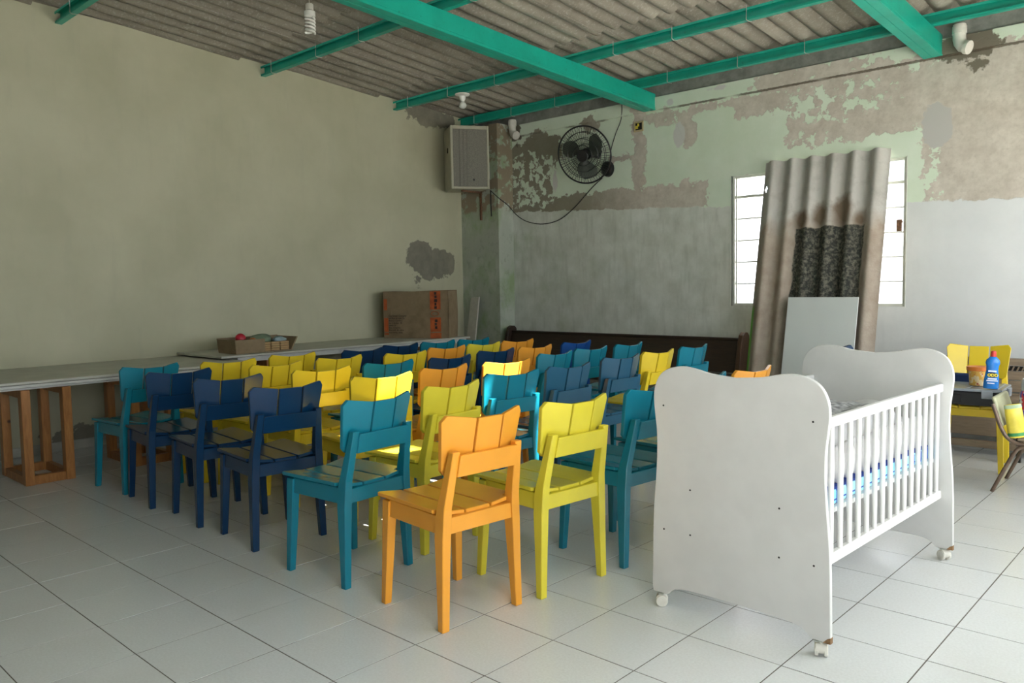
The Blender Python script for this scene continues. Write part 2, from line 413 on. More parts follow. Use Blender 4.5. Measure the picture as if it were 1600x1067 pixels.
# ------------------------------------------------------------------ floor
fl = bpy.data.objects.new('floor', None); COL.objects.link(fl); fl['kind'] = 'structure'
XR, YF, YB, XL = 12.0, -8.0, 16.82, -10.0
ob('grout_bed', MB().box(XL-.6, XR+.6, YF-.6, YB+.6, -.3, -.005), M_GROUT, fl)
tile_me = MB().box(.007, .993, .007, .993, -.06, 0).mesh('tile')
tile_me.materials.append(M_TILE)
cells = []
for i in range(-10, 12):
    for j in range(-8, 17):
        if j == 16: continue
        c = Vector((i+.5, j+.5, 0)); d = c-CAM; z = d.dot(fw)
        vis = False
        if z > .5:
            px = 800+F_PX*d.dot(rt)/z; py = 533.5-F_PX*d.dot(up)/z
            vis = -80 < px < 1680 and py < 1150
        cells.append((0 if vis else 1, d.length, i, j))
cells.sort()
rest = MB()
for k, (v, d, i, j) in enumerate(cells):
    if k < 298:
        o = bpy.data.objects.new('tile', tile_me); COL.objects.link(o); o.parent = fl
        o.location = (i*T, j*T, random.uniform(-.0006, 0)); o.rotation_euler = (random.uniform(-.0012,.0012), random.uniform(-.0012,.0012), 0)
    else: rest.box(i+.006, i+.994, j+.006, j+.994, -.06, 0)
for i in range(-10, 12): rest.box(i+.012, i+.988, 16.012, YB, -.06, 0)
ro = ob('floor_tiles', rest, M_TILE, fl); ro['kind'] = 'stuff'

# ------------------------------------------------------------------ walls
def RZ(y): return 9.74 - .055*(y-8.65)          # purlin top / sheet underside
WX0, WX1, WZ0, WZ1 = -.25, 4.15, 3.0, 6.46
bw = MB()
for a in ((-10.6, WX0, -.3, 11.2), (WX1, 14.6, -.3, 11.2), (WX0, WX1, -.3, WZ0), (WX0, WX1, WZ1, 11.2)): bw.box(a[0], a[1], YB, YB+.45, a[2], a[3] if a[3] < 11 else RZ(YB)+.02)
struct('wall_back', bw, M_BACK)
lw = MB().prism([(YF-.6,-.3),(YB+.45,-.3),(YB+.45,RZ(YB+.45)+.10),(YF-.6,RZ(YF-.6)+.10)], lambda y, z: (XL-.5, y, z), lambda y, z: (XL, y, z))
struct('wall_left', lw, M_LEFT)
struct('trim_1', MB().box(XL, -8.24, 16.1, YB, 0, RZ(16.5)-.35), M_COL)      # column in the corner
struct('baseboard_left', MB().box(XL, XL+.03, YF, 16.1, 0, .225), plain('skirting_tile', (.40,.40,.35), .5, .15, 2), bevel=.01)
struct('trim_2', MB().box(-8.24, XR, YB-.05, YB, 8.57, 8.93), M_BACK)         # ring beam standing slightly proud
fwm = MB().box(XL, XR+.5, YF-.5, YF, -.3, RZ(YF)+.1); struct('wall_front', fwm, plain('dark_fill_cutting_paint', (.15,.14,.12), .8))  # unseen wall, coloured dark to cut bounced fill light
# right wall with a wide window strip and a doorway (both outside the frame)
rw = MB(); op = [(-4.2,0.9,0.0,7.2), (3.4,15.9,1.9,6.3)]
ys = [YF, -4.2, 0.9, 3.4, 15.9, YB+.45]
for a, b in zip(ys, ys[1:]):
    o_ = [q for q in op if q[0] == a]
    if o_:
        q = o_[0]
        if q[2] > 0: rw.box(XR, XR+.5, a, b, -.3, q[2])
        rw.prism([(a,q[3]),(b,q[3]),(b,RZ(b)+.1),(a,RZ(a)+.1)], lambda y, z: (XR, y, z), lambda y, z: (XR+.5, y, z))
    else: rw.prism([(a,-.3),(b,-.3),(b,RZ(b)+.1),(a,RZ(a)+.1)], lambda y, z: (XR, y, z), lambda y, z: (XR+.5, y, z))
struct('wall_right', rw, M_CLAY)
struct('ground', MB().box(-40, 60, -60, 60, -.9, -.35), plain('pale_yard_concrete', (.42,.42,.41), .9, .1, .5))
struct('added_sun_eave', MB().box(XR+.5, XR+3.0, YF, YB, 7.4, 7.55), M_CLAY)  # unseen overhang, added to keep sun off the visible floor
portal((XR+.3, 9.65, 4.0), (0, PI/2, 0), 4.6, 12.5)
portal((XR+.3, -1.65, 3.6), (0, PI/2, 0), 7.2, 5.1)
portal((1.95, YB+.35, 4.73), (-PI/2, 0, 0), 4.4, 3.46)

# back window: steel casement with glass panes
win = thing('window_1', (0,0,0)); win['kind'] = 'structure'
g = MB(); t_ = .07; y0, y1 = YB+.05, YB+.17
g.box(WX0, WX0+t_, y0, y1, WZ0, WZ1); g.box(WX1-t_, WX1, y0, y1, WZ0, WZ1); g.box(WX0+t_, WX1-t_, y0, y1, WZ0, WZ0+t_); g.box(WX0+t_, WX1-t_, y0, y1, WZ1-t_, WZ1)
ob('window_frame', g, M_FRAME, win, bevel=.008)
zs = [3.07, 3.59, 4.17, 4.74, 5.32, 5.90, 6.39]
for k, z in enumerate(zs[1:-1]):
    h = .035 if k == 4 else .018
    ob('glazing_bar', MB().box(WX0+t_, WX1-t_, y0+.03, y1-.03, z-h, z+h), M_FRAME, win)
for xx in (1.2, 2.65): ob('mullion', MB().box(xx-.03, xx+.03, y0+.02, y1-.02, WZ0+t_, WZ1-t_), M_FRAME, win)
ob('inner_bar', MB().box(WX0+.11, WX0+.14, y0-.02, y0+.01, WZ0+t_, WZ1-t_), M_FRAME, win)
ob('latch', MB().box(4.0, 4.07, y0-.14, y0, 4.95, 5.0).box(3.98, 4.09, y0-.16, y0-.12, 4.75, 5.02), M_RUST, win)
gl = N('window_glass'); tr = gl.t.nodes.new('ShaderNodeBsdfTransparent'); gs = gl.t.nodes.new('ShaderNodeBsdfGlossy'); gs.inputs['Roughness'].default_value = .15
mx = gl.t.nodes.new('ShaderNodeMixShader'); mx.inputs[0].default_value = .08
gl.t.links.new(tr.outputs[0], mx.inputs[1]); gl.t.links.new(gs.outputs[0], mx.inputs[2]); gl.t.links.new(mx.outputs[0], gl.t.nodes['Material Output'].inputs[0])
M_GLASS = gl.mat
for xa, xb in ((WX0+t_, 1.17), (1.23, 2.62), (2.68, WX1-t_)):
    for za, zb in zip(zs, zs[1:]):
        ob('pane', MB().box(xa, xb, y0+.055, y0+.065, za+.02, zb-.02), M_GLASS, win)
struct('trim_3', MB().box(WX0-.02, WX0, YB-.012, YB+.05, WZ0-.02, WZ1+.02).box(WX1, WX1+.02, YB-.012, YB+.05, WZ0-.02, WZ1+.02), M_FRAME)

# ------------------------------------------------------------------ roof
ce = bpy.data.objects.new('ceiling', None); COL.objects.link(ce); ce['kind'] = 'structure'
SUN_HOLES = [(5.50,6.10,4.42,5.2), (5.68,6.02,6.75,7.5), (7.0,7.42,4.05,4.6), (7.7,8.2,6.5,6.9), (7.18,7.45,5.36,5.52), (7.40,7.62,6.36,6.48)]  # unseen roof gaps, added so sun patches land on certain chairs
def roof_sheet(x0, x1, ya, yb, lift):
    nu = int(round((x1-x0)/.5*8)); nv = max(2, int((yb-ya)/.06))
    def f(th):
        def q(u, v):
            x = x0+(x1-x0)*u; y = ya+(yb-ya)*v
            return (x, y, RZ(y)+.17+lift+.17*(1-v)+th-.16*math.sqrt(math.cos(PI*x/.5)**2+.03))
        return q
    hs = [h for h in SUN_HOLES if h[0] < x1 and h[1] > x0 and h[2] < yb and h[3] > ya]
    sk = (lambda u, v: any(h[0] < x0+(x1-x0)*u < h[1] and h[2] < ya+(yb-ya)*v < h[3] for h in hs)) if hs else None
    nv_ = nv if hs else 2
    mb = MB(); mb.grid(f(0), nu, nv_, skip=sk); mb.grid(f(.022), nu, nv_, skip=sk)
    # rim
    for vv in (0, 1):
        b = len(mb.v)
        for i in range(nu+1): mb.v += [f(0)(i/nu, vv), f(.022)(i/nu, vv)]
        for i in range(nu): mb.face([b+2*i, b+2*i+1, b+2*i+3, b+2*i+2])
    for uu in (0, 1):
        b = len(mb.v); mb.v += [f(0)(uu,0), f(.022)(uu,0), f(.022)(uu,1), f(0)(uu,1)]; mb.face([b,b+1,b+2,b+3])
    return mb
rows = [(-8.6,-6.0,.0), (-6.3,-1.5,.0), (-1.9,3.05,.0), (2.6,8.0,.0), (7.6,12.62,.0), (12.2,17.4,.0)]
skn = N('added_skylight_fibreglass'); tl = skn.t.nodes.new('ShaderNodeBsdfTranslucent'); tl.inputs[0].default_value = (.55,.57,.55,1)  # unseen skylight sheet, added to brighten the front floor
skn.t.links.new(tl.outputs[0], skn.t.nodes['Material Output'].inputs[0]); M_ADDED_SKYLIGHT = skn.mat
for r, (ya, yb, lf) in enumerate(rows):
    x0 = -10.5; k = 0
    while x0 < 14.4:
        x1 = x0+3.08
        # each row rests over the start of the next one further down the slope
        mb = roof_sheet(x0, min(x1, 14.6), ya, yb, .035*(k % 2))
        ob('roof_sheet', mb, M_ADDED_SKYLIGHT if (r == 2 and x0 == 7.5) else M_ROOF, ce, smooth=True)
        x0 += 3.0; k += 1
for y in (-6.2, -1.4, 3.6, 8.72, 13.3, 16.1):
    x1 = 14.0
    segs = [(XL-.1, x1)]
    p = MB()
    for a, b in segs:                                     # C-section purlin
        h = .26; z1 = 0; yy = 0
        p.box(a, b, .05, .07, -h, 0); p.box(a, b, -.07, .05, -h, -h+.015); p.box(a, b, -.07, .05, -.015, 0)
        p.box(a, b, -.07, -.055, -h+.015, -h+.05); p.box(a, b, -.07, -.055, -.05, -.015)
    po = ob('purlin', p, M_BEAM, None, (0, y, RZ(y)+.004)); po.parent = ce
    if y > 0:
        for i in range(7):
            xx = -9.3+i*1.9+random.uniform(-.2,.2) if y > 4 else -9.0+i*3
            hk = MB().tube([(xx,-.085,.05),(xx,-.085,-.1),(xx,-.09,-.25),(xx+.02,-.06,-.285),(xx+.06,.05,-.285)], .009, 5)
            ho = ob('roof_hook', hk, M_WIRE, po)
for i, x in enumerate((-2.80, 4.67, 12.1)):
    r_ = MB(); ya, yb = YF, YB-.02
    def rb(xa, xb, z0, z1):
        r_.hexa([(xa,ya,RZ(ya)-.26+z0),(xb,ya,RZ(ya)-.26+z0),(xb,yb,RZ(yb)-.26+z0),(xa,yb,RZ(yb)-.26+z0),
                 (xa,ya,RZ(ya)-.26+z1),(xb,ya,RZ(ya)-.26+z1),(xb,yb,RZ(yb)-.26+z1),(xa,yb,RZ(yb)-.26+z1)])
    rb(-.19,-.004,-.46,-.0); rb(.004,.19,-.46,-.0)
    rb(-.01,.01,-.445,-.01); rb(.19,.205,-.46,-.425); rb(.19,.198,-.39,-.375)
    bo = ob('beam', r_, M_BEAM, None, (x,0,0), bevel=.008); bo.parent = ce
# pvc elbows
def elbow(x, z, label, s=1.0):
    o = thing('pipe_elbow', (x, YB-.05, z), 0, label, 'pipe', 'pvc drain elbows')
    R = .13*s
    ob('socket', MB().lathe([(R*1.12,.10),(R*1.12,.26),(R*1.0,.26),(R*1.0,.3)], (0,-.18,0), 20), M_PVC, o, smooth=True)
    pts = [Vector((0,-.18,.12)), Vector((0,-.18,0)), Vector((.02,-.18,-.09)), Vector((.07,-.19,-.17)), Vector((.15,-.21,-.21))]
    ob('bend', MB().tube(pts, [R,R,R,R,R*.98], 18), M_PVC, o, smooth=True)
    ob('spigot', MB().tube([(.13,-.205,-.205),(.21,-.225,-.235)], R*1.12, 18), M_PVC, o, smooth=True)
    return o
elbow(5.25, 8.82, 'white drain elbow on stained wall right of the second green beam')
elbow(-8.0, 8.78, 'small white drain elbow on the wall beside the corner column', .95)

# ------------------------------------------------------------------ chairs
def xb(z): return .06+.235*(z-1.66)
def slat_fn(off, tilt, sgn):
    def f(y, z):
        yy = abs(y); return (xb(z)+off-tilt*max(0, yy-.18), y, z)
    return f
PARTS = []
def build_chair_meshes():
    P = PARTS
    for s in (-1, 1):
        r = MB().loft([(0,0,s*.525,.09,.095),(.5,-.01,s*.51,.115,.105),(1.0,-.02,s*.495,.15,.115),(1.2,-.015,s*.485,.155,.115),(1.32,.0,s*.48,.135,.11),(1.94,.14,s*.435,.085,.095)])
        P.append(('leg', r.mesh('rear_leg', bevel=.008)))
        r = MB().loft([(0,-1.10,s*.525,.085,.09),(.6,-1.07,s*.50,.11,.105),(1.225,-1.045,s*.475,.135,.12)])
        P.append(('leg', r.mesh('front_leg', bevel=.008)))
    fr = MB()
    for s in (-1, 1): fr.hexa([(-1.0,s*.49-.03,1.04),(-.06,s*.50-.03,1.04),(-.06,s*.50+.03,1.04),(-1.0,s*.49+.03,1.04),(-1.0,s*.48-.03,1.235),(-.06,s*.49-.03,1.235),(-.06,s*.49+.03,1.235),(-1.0,s*.48+.03,1.235)])
    fr.box(-1.09,-1.03,-.43,.43,1.04,1.185)
    fr.box(-.055,.035,-.445,.445,1.04,1.215)
    fr.box(-.6,-.52,-.47,.47,1.08,1.18)
    P.append(('seat_frame', fr.mesh('seat_frame', bevel=.006)))
    # seat slats
    P.append(('seat_slat', MB().box(-1.23,-.02,-.168,.168,1.205,1.25).mesh('seat_slat', bevel=.01)))
    for s in (-1, 1):
        pts = [(-1.23,.191),(-1.23,.50),(-1.19,.545),(-.13,.545),(-.11,.42),(-.02,.42),(-.02,.191)]
        lo = lambda x, y: (x, s*y, 1.205+.13*(y-.188)); hi = lambda x, y: (x, s*y, 1.25+.13*(y-.188))
        P.append(('seat_slat', MB().prism(pts, lo, hi).mesh('seat_slat_side', bevel=.008)))
    # back slats
    P.append(('back_slat', MB().prism([(-.168,1.68),(.168,1.68),(.168,2.275),(-.168,2.275)], slat_fn(-.028,0,1), slat_fn(.028,0,1)).mesh('back_slat', bevel=.006)))
    for s in (-1, 1):
        pts = [(.192,1.68),(.45,1.66),(.50,1.72),(.558,2.255),(.505,2.325),(.192,2.277)]
        P.append(('back_slat', MB().prism([(s*a,b) for a, b in pts], slat_fn(-.028,.36,s), slat_fn(.028,.36,s)).mesh('back_slat_side', bevel=.006)))
    P.append(('back_rail', MB().hexa([(.095,-.41,1.665),(.15,-.41,1.665),(.15,.41,1.665),(.095,.41,1.665),(.15,-.40,1.905),(.205,-.40,1.905),(.205,.40,1.905),(.15,.40,1.905)]).mesh('back_rail', bevel=.006)))
    for n_, me in P: me.materials.append(CH['orange'])
build_chair_meshes()
proto = None
def chair(color, x, y, ang, label, group):
    """x, y: midpoint of the rear feet; the sitter faces -x at ang 0"""
    global proto
    if proto is None:
        root = thing('slatted_chair', (0,0,0), 0, label, 'chair', group)
        for n_, me in PARTS:
            o = bpy.data.objects.new(n_, me); COL.objects.link(o); o.parent = root
            o.material_slots[0].link = 'OBJECT'; o.material_slots[0].material = CH[color]
        proto = root; kids = None
    else:
        root = proto.copy(); COL.objects.link(root)
        for ch in list(proto.children):
            c = ch.copy(); COL.objects.link(c); c.parent = root
            c.material_slots[0].link = 'OBJECT'; c.material_slots[0].material = CH[color]
    root['label'] = label; root['group'] = group
    root.location = (x*T, y*T, 0); root.rotation_euler = (0, 0, math.radians(ang))
    return root
CN = {'orange':'orange','yellow':'yellow','lime':'lemon yellow','teal':'teal','navy':'navy blue','blue':'royal blue','steel':'slate blue'}
GRID = [  # rank from the camera -> (column from left, colour, x, y, ang)
 [(1,'teal',-4.74,3.05,4),(2,'navy',-3.32,2.96,-5),(3,'navy',-1.63,2.98,-6),(4,'navy',.07,2.96,-5.5),(5,'teal',2.13,2.97,4.5),(6,'orange',4.04,2.92,-5)],
 [(1,'yellow',-4.38,4.42,-4),(2,'yellow',-2.98,4.60,3),(3,'yellow',-1.47,4.58,-5),(4,'yellow',.20,4.56,-7),(5,'lime',1.93,4.42,3),(6,'lime',4.23,4.29,-5)],
 [(1,'yellow',-4.6,5.95,1),(2,'yellow',-3.15,6.10,3),(3,'teal',-1.46,6.0,-3),(4,'orange',.05,5.98,2),(5,'teal',1.62,6.0,-8),(6,'teal',4.38,5.74,-5)],
 [(1,'navy',-4.35,7.56,0),(2,'yellow',-2.81,7.51,-1),(3,'navy',-1.30,7.37,1),(4,'orange',.27,7.32,-6),(5,'steel',1.68,7.33,-2),(6,'teal',4.24,7.28,-6)],
 [(1,'navy',-4.75,8.94,1),(2,'orange',-3.18,9.0,-1),(3,'navy',-1.63,8.99,0),(4,'teal',-.12,9.12,2),(5,'steel',1.48,9.11,-3),(6,'orange',4.42,8.46,-3)],
 [(1,'teal',-4.74,10.13,-1),(2,'lime',-3.22,10.21,1),(3,'orange',-1.57,10.17,0),(4,'teal',-.24,10.45,-1),(5,'yellow',1.42,10.46,-1)],
 [(1,'teal',-4.62,11.25,0),(2,'orange',-3.21,11.39,-2),(3,'blue',-1.62,11.7,1),(4,'teal',-.2,11.78,2),(5,'teal',1.36,11.93,0)]]
RN = ['front','second','third','fourth','fifth','sixth','last']
CL = ['leftmost','second from left','third from left','fourth from left','fifth from left','rightmost']
for r, row in enumerate(GRID):
    for k, col, x, y, a in row:
        nm = CL[k-1] if not (r >= 5 and k == 5) else 'rightmost'
        extra = {(0,6):' at the near corner of the block',(1,4):' with sunlight on its back',(3,4):' with sunlight on its back'}.get((r,k),'')
        lab = f'{CN[col]} wooden slatted chair, {nm} in the {RN[r]} row{extra}'
        chair(col, x, y, a, lab, 'painted slatted chairs set out in seven rows')
chair('yellow', 6.16, 14.78, 97, 'yellow slatted chair by the far wall carrying a black toolbox', 'painted chairs by the back wall')
chair('navy', 4.25, 13.0, 183, 'navy slatted chair mostly hidden behind the far end of the cot', 'painted chairs by the back wall')

# ------------------------------------------------------------------ cot
cot = thing('cot', (6.345, 6.31, 0), math.radians(-2.0), 'white wooden baby cot on castors with scalloped end panels', 'cot')
half = [(.0,2.665),(.28,2.69),(.47,2.73),(.63,2.748),(.79,2.72),(.91,2.645),(.98,2.52),(1.0,2.38),(.985,2.2),(.965,2.02),(.96,1.8),(.975,1.5),(1.005,1.15),(1.02,.81)]
sm = spline(half, 4, closed=False)
low = [(1.03,.21),(1.02,.155),(.83,.155),(.80,.19)] + spline([(.74,.235),(.60,.262),(.3,.272),(.0,.275)], 3, closed=False)
right = sm+low
outline = right + [(-x, z) for x, z in right[::-1]][1:-1]
def panel(y, w=.05):
    em = []
    n_ = len(outline)
    for i in range(n_):
        a, b = outline[i], outline[(i+1) % n_]
        em.append(1 if (a[1] < .29 and b[1] < .29 and abs(a[0]) < .82 and abs(b[0]) < .82) else 0)
    return MB().prism(outline, lambda x, z: (x, y-w/2, z), lambda x, z: (x, y+w/2, z), edge_m=em)
for s in (-1, 1):
    pn = ob('end_panel', panel(s*1.845), [M_WHITE, M_MDF], cot, bevel=.006)
    hb = [(-.87,2.3),(.84,2.3),(-.53,1.4),(.5,1.39),(-.87,.9),(-.53,.9),(.5,.89),(.86,.89)]
    for k, (x, z) in enumerate(hb):
        yy = s*(1.845+.0255)
        ob('screw_hole', MB().rings([((x,yy-.002,z),(.011,0,0),(0,0,.011)),((x,yy+.002,z),(.011,0,0),(0,0,.011))], 8), M_DARK, pn)
    ob('chipped_corner', MB().prism([(.955,.153),(1.031,.153),(1.031,.215),(1.0,.20)], lambda x, z: (x, s*1.845-.0275, z), lambda x, z: (x, s*1.845+.0275, z)), M_MDF, pn)
    for q in (-1, 1):
        cst = MB().tube([(0,0,.155),(0,0,.10)], .022, 8).rings([((-.05,0,.085),(0,.055,0),(0,0,.055)),((.05,0,.085),(0,.055,0),(0,0,.055))], 14)
        cs = ob('castor', cst, plain('aged_ivory_plastic', (.55,.5,.38), .5) if False else M_PVC, cot, (q*.93, s*1.845, 0), (0,0,q*.7+s*.3), smooth=True)
        for wx in (-.045, .045): ob('wheel', MB().rings([((wx-.018,.01,.066),(0,.066,0),(0,0,.066)),((wx+.018,.01,.066),(0,.066,0),(0,0,.066))], 18), M_IVORY if False else M_PVC, cs, bevel=.006)
        ob('castor_plate', MB().box(-.07,.07,-.03,.03,.15,.157), M_WIRE, cs)
for s in (-1, 1):
    ob('top_rail', MB().box(s*.85-.035, s*.85+.035, -1.82, 1.82, 2.20, 2.305), M_WHITE2, cot, bevel=.012)
    ob('bottom_rail', MB().box(s*.85-.035, s*.85+.035, -1.82, 1.82, .81, .92), M_WHITE2, cot, bevel=.012)
sp_me = MB().lathe([(.029,.90),(.029,2.22)], n=12).mesh('spindle', smooth=True); sp_me.materials.append(M_WHITE2)
for s in (-1, 1):
    for k in range(16): link('spindle', sp_me, M_WHITE2, cot, (s*.85, -1.70+k*3.40/15, 0))
ob('mattress_base', MB().box(-.80,.80,-1.80,1.80,1.28,1.33), M_WHITE2, cot)
ob('screw_block', MB().box(.73,.80,-1.82,-1.76,1.2,1.28), M_WHITE2, cot)
def cot_thing(name, mb, mats, label, cat, **k):
    o = ob(name, mb, mats, None, (6.345, 6.31, 0), (0,0,math.radians(-2.0)), **k); return tag(o, label, cat)
cot_thing('mattress', MB().box(-.77,.77,-1.78,1.78,1.335,1.50), M_PLAID, 'thin cot mattress in blue checked cloth inside the white cot', 'mattress', bevel=.03, seg=2)
random.seed(3)
cv = MB()
def coverf(u, v):
    x = -.56+1.12*u; y = -1.74+3.48*v
    e = min(u, 1-u, v, 1-v); e = min(1, e*12)
    return (x, y, 1.505+(.20+.05*math.sin(9*v+3*u)+.03*math.sin(23*v-5*u))*e)
cv.grid(coverf, 24, 48)
cot_thing('quilt', cv, plain('cream_yellow_print', (.72,.62,.42), .85, .15, 9), 'pale yellow printed quilt lying on the cot mattress', 'quilt', smooth=True)
# padded bumpers along the long sides, scalloped quilting
for s, lab in ((1, 'white quilted bumper pad tied inside the near long side of cot'), (-1, 'white quilted bumper pad inside the far long side of cot')):
    b_ = MB(); nn = 15
    for k in range(nn):
        y = -1.74+(k+.5)*3.48/nn; hw = 3.48/nn/2
        secs = [(1.515,.2,.045),(1.58,.85,.075),(1.7,1,.085),(1.82,.95,.08),(1.89,.6,.05),(1.915,.2,.02)]
        b_.rings([((s*(.675+.012*math.sin(k*2.1)), y, z+.012*math.sin(k*1.7)), (d*.9,0,0), (0,hw*w_*1.04,0)) for z, w_, d in secs], 12)
    cot_thing('bumper_pad', b_, M_FAB, lab, 'bumper pad', smooth=True)
bl = MB()
def blf(u, v):
    x = -.54+1.08*u; y = -1.72+3.40*v
    e = min(1, min(u, 1-u)*7)*min(1, min(v, 1-v)*10)
    return (x, y, 1.82+e*(.22+.025*math.sin(11*v+2)*math.cos(5*u)+.03*math.sin(4*v+6*u)+.012*math.sin(31*v+9*u)) )
bl.grid(blf, 20, 50); bl.box(-.5,.5,-1.68,1.64,1.79,1.86)
cot_thing('folded_blanket', bl, M_FAB, 'rumpled white blanket piled inside the cot below the top rail', 'blanket', smooth=True)
gb = MB(); gb.grid(lambda u, v: (-.50+1.0*u, -1.5+2.2*v, 2.15+.02*math.sin(9*u+5*v)*math.sin(PI*v)+.015*math.sin(17*v)+.012*math.sin(21*u)), 16, 22)
cot_thing('grey_cloth', gb, M_GREYFAB, 'grey and white printed cloth lying on the blanket in cot', 'cloth', smooth=True)

# ------------------------------------------------------------------ tables along the left wall
def trestle(parent, x0, x1, y0, y1, h):
    t = ob('trestle', MB().box(x0+.1, x1-.1, y0+.03, y0+.13, h-.16, h-.002).box(x0+.1, x1-.1, y1-.13, y1-.03, h-.16, h-.002), M_PINE, parent, bevel=.006)
    for x in (x0, x1):
        for y in (y0, y1):
            sx = .1 if x == x0 else -.1; sy = .1 if y == y0 else -.1
            ob('post', MB().box(x+sx-.1, x+sx+.1, y+sy-.08, y+sy+.08, 0, h-.004), M_PINE, t, bevel=.008)
    for y in (y0+.09, y1-.09): ob('foot_rail', MB().box(x0+.2, x1-.2, y-.06, y+.06, .0, .17), M_PINE, t, bevel=.006)
    for x in (x0+.1, x1-.1): ob('foot_rail', MB().box(x-.07, x+.07, y0+.18, y1-.18, .0, .17), M_PINE, t, bevel=.006)
    return t
t1 = thing('trestle_table', (0,0,0), 0, 'long pale table on pine box trestles against the left wall, nearer one', 'table', 'trestle tables')
ob('tabletop', MB().box(-9.98,-6.72,-3.4,6.3,1.955,2.01), M_TABLE, t1, bevel=.01)
ob('edge_strip', MB().box(-9.96,-6.76,-3.36,6.26,1.89,1.945), M_TABLEE, t1, bevel=.006)
ob('batten', MB().box(-9.94,-6.9,-3.3,6.2,1.84,1.888), M_TABLEE, t1)
trestle(t1, -8.35, -6.82, 1.5, 2.42, 1.84); trestle(t1, -8.4, -6.9, 3.55, 4.5, 1.84)
t2 = thing('trestle_table', (0,0,0), 0, 'pale panel table overlapping the first one, under the big carton', 'table', 'trestle tables')
ob('tabletop', MB().box(-9.98,-7.62,5.95,14.1,2.045,2.10), M_TABLE, t2, bevel=.01)
ob('batten', MB().box(-9.95,-7.70,6.4,14.0,1.92,2.04), M_TABLEE, t2, bevel=.006)
trestle(t2, -9.4, -7.8, 7.2, 8.1, 1.92); trestle(t2, -9.4, -7.8, 12.4, 13.3, 1.92)

# tray of toys
tr_ = thing('cardboard_tray', (-8.35, 7.25, 2.103), math.radians(0), 'open low cardboard tray of toys on the far table', 'tray')
ob('tray_bottom', MB().box(-.42,.42,-.75,.75,0,.02), M_CARD, tr_)
ob('side_panel', MB().hexa([(-.42,-.78,0),(.42,-.78,0),(.42,-.74,0),(-.42,-.74,0),(-.46,-.80,.34),(.46,-.80,.34),(.46,-.76,.34),(-.46,-.76,.34)]), M_CARD, tr_)
ob('side_panel', MB().hexa([(-.42,.74,0),(.42,.74,0),(.42,.78,0),(-.42,.78,0),(-.5,.90,.34),(.46,.90,.34),(.46,.94,.34),(-.5,.94,.34)]), M_CARD, tr_)
ob('side_panel', MB().hexa([(-.46,-.75,0),(-.42,-.75,0),(-.42,.75,0),(-.46,.75,0),(-.50,-.78,.36),(-.46,-.78,.36),(-.46,.90,.36),(-.50,.90,.36)]), M_CARD, tr_)
ob('front_flap', MB().box(.42,.46,-.78,.0,0,.34), M_CARD, tr_)
M_TOYR = plain('red_plastic', (.50,.02,.04), .35); M_TOYO = plain('orange_plastic', (.62,.22,.06), .4)
M_GCL = plain('sage_green_cloth', (.17,.23,.15), .9, .15); M_GCL2 = plain('grey_blue_cloth', (.27,.36,.38), .9, .15)
def blob(name, loc, r, mat, label, cat, sc=(1,1,1), seed=0, amp=.12):
    rnd = random.Random(seed); ph = [rnd.uniform(0,6) for _ in range(4)]
    mb = MB()
    def f(u, v):
        a = 2*PI*u; b = PI*v
        rr = r*(1+amp*(math.sin(3*a+ph[0])*math.sin(b)+.6*math.sin(5*b+2*a+ph[1])*math.sin(b)))
        return (sc[0]*rr*math.sin(b)*math.cos(a), sc[1]*rr*math.sin(b)*math.sin(a), sc[2]*rr*math.cos(b))
    mb.grid(f, 20, 12)
    o = ob(name, mb, mat, None, loc, smooth=True, weld=True); return tag(o, label, cat)
blob('toy_car', (-8.2,6.78,2.27), .19, M_TOYR, 'crimson plastic toy at the near end of the cardboard tray', 'toy', (1,1.1,.65), 1, .08)
blob('toy_ball', (-8.55,6.95,2.44), .13, M_TOYR, 'small red plastic ball heaped above crimson toy in tray', 'toy', (1,1,1), 2, .03)
blob('toy_cup', (-8.25,7.12,2.34), .12, M_TOYO, 'orange plastic toy beside the green cloth in tray', 'toy', (1,1,1), 3, .05)
blob('folded_cloth', (-8.52,7.52,2.38), .27, M_GCL, 'sage green folded cloth lying across the cardboard tray', 'cloth', (.8,1.1,.55), 4, .12)
blob('crumpled_cloth', (-8.28,7.86,2.36), .18, M_GCL2, 'grey blue crumpled cloth at the far side of tray', 'cloth', (.8,1.0,.5), 5, .16)
random.seed(11)
for k, y in enumerate((7.33, 7.59, 7.85)):
    bk = thing('block_stack', (-8.06, y, 2.125), 0, ['bundle of small wooden slats in tray, nearest the cardboard flap','middle bundle of small wooden slats in tray','bundle of small wooden slats in tray, farthest from flap'][k], 'wood blocks', 'bundles of wooden slats in the tray')
    for q in range(4): ob('slat', MB().box(-.09,.09,-.12,.12,.002+q*.055,.05+q*.055), wood('pale_slat_wood', (.36,.22,.09), (.46,.30,.13), .6) if (k+q) == 0 else bpy.data.materials['pale_slat_wood'], bk, bevel=.004)

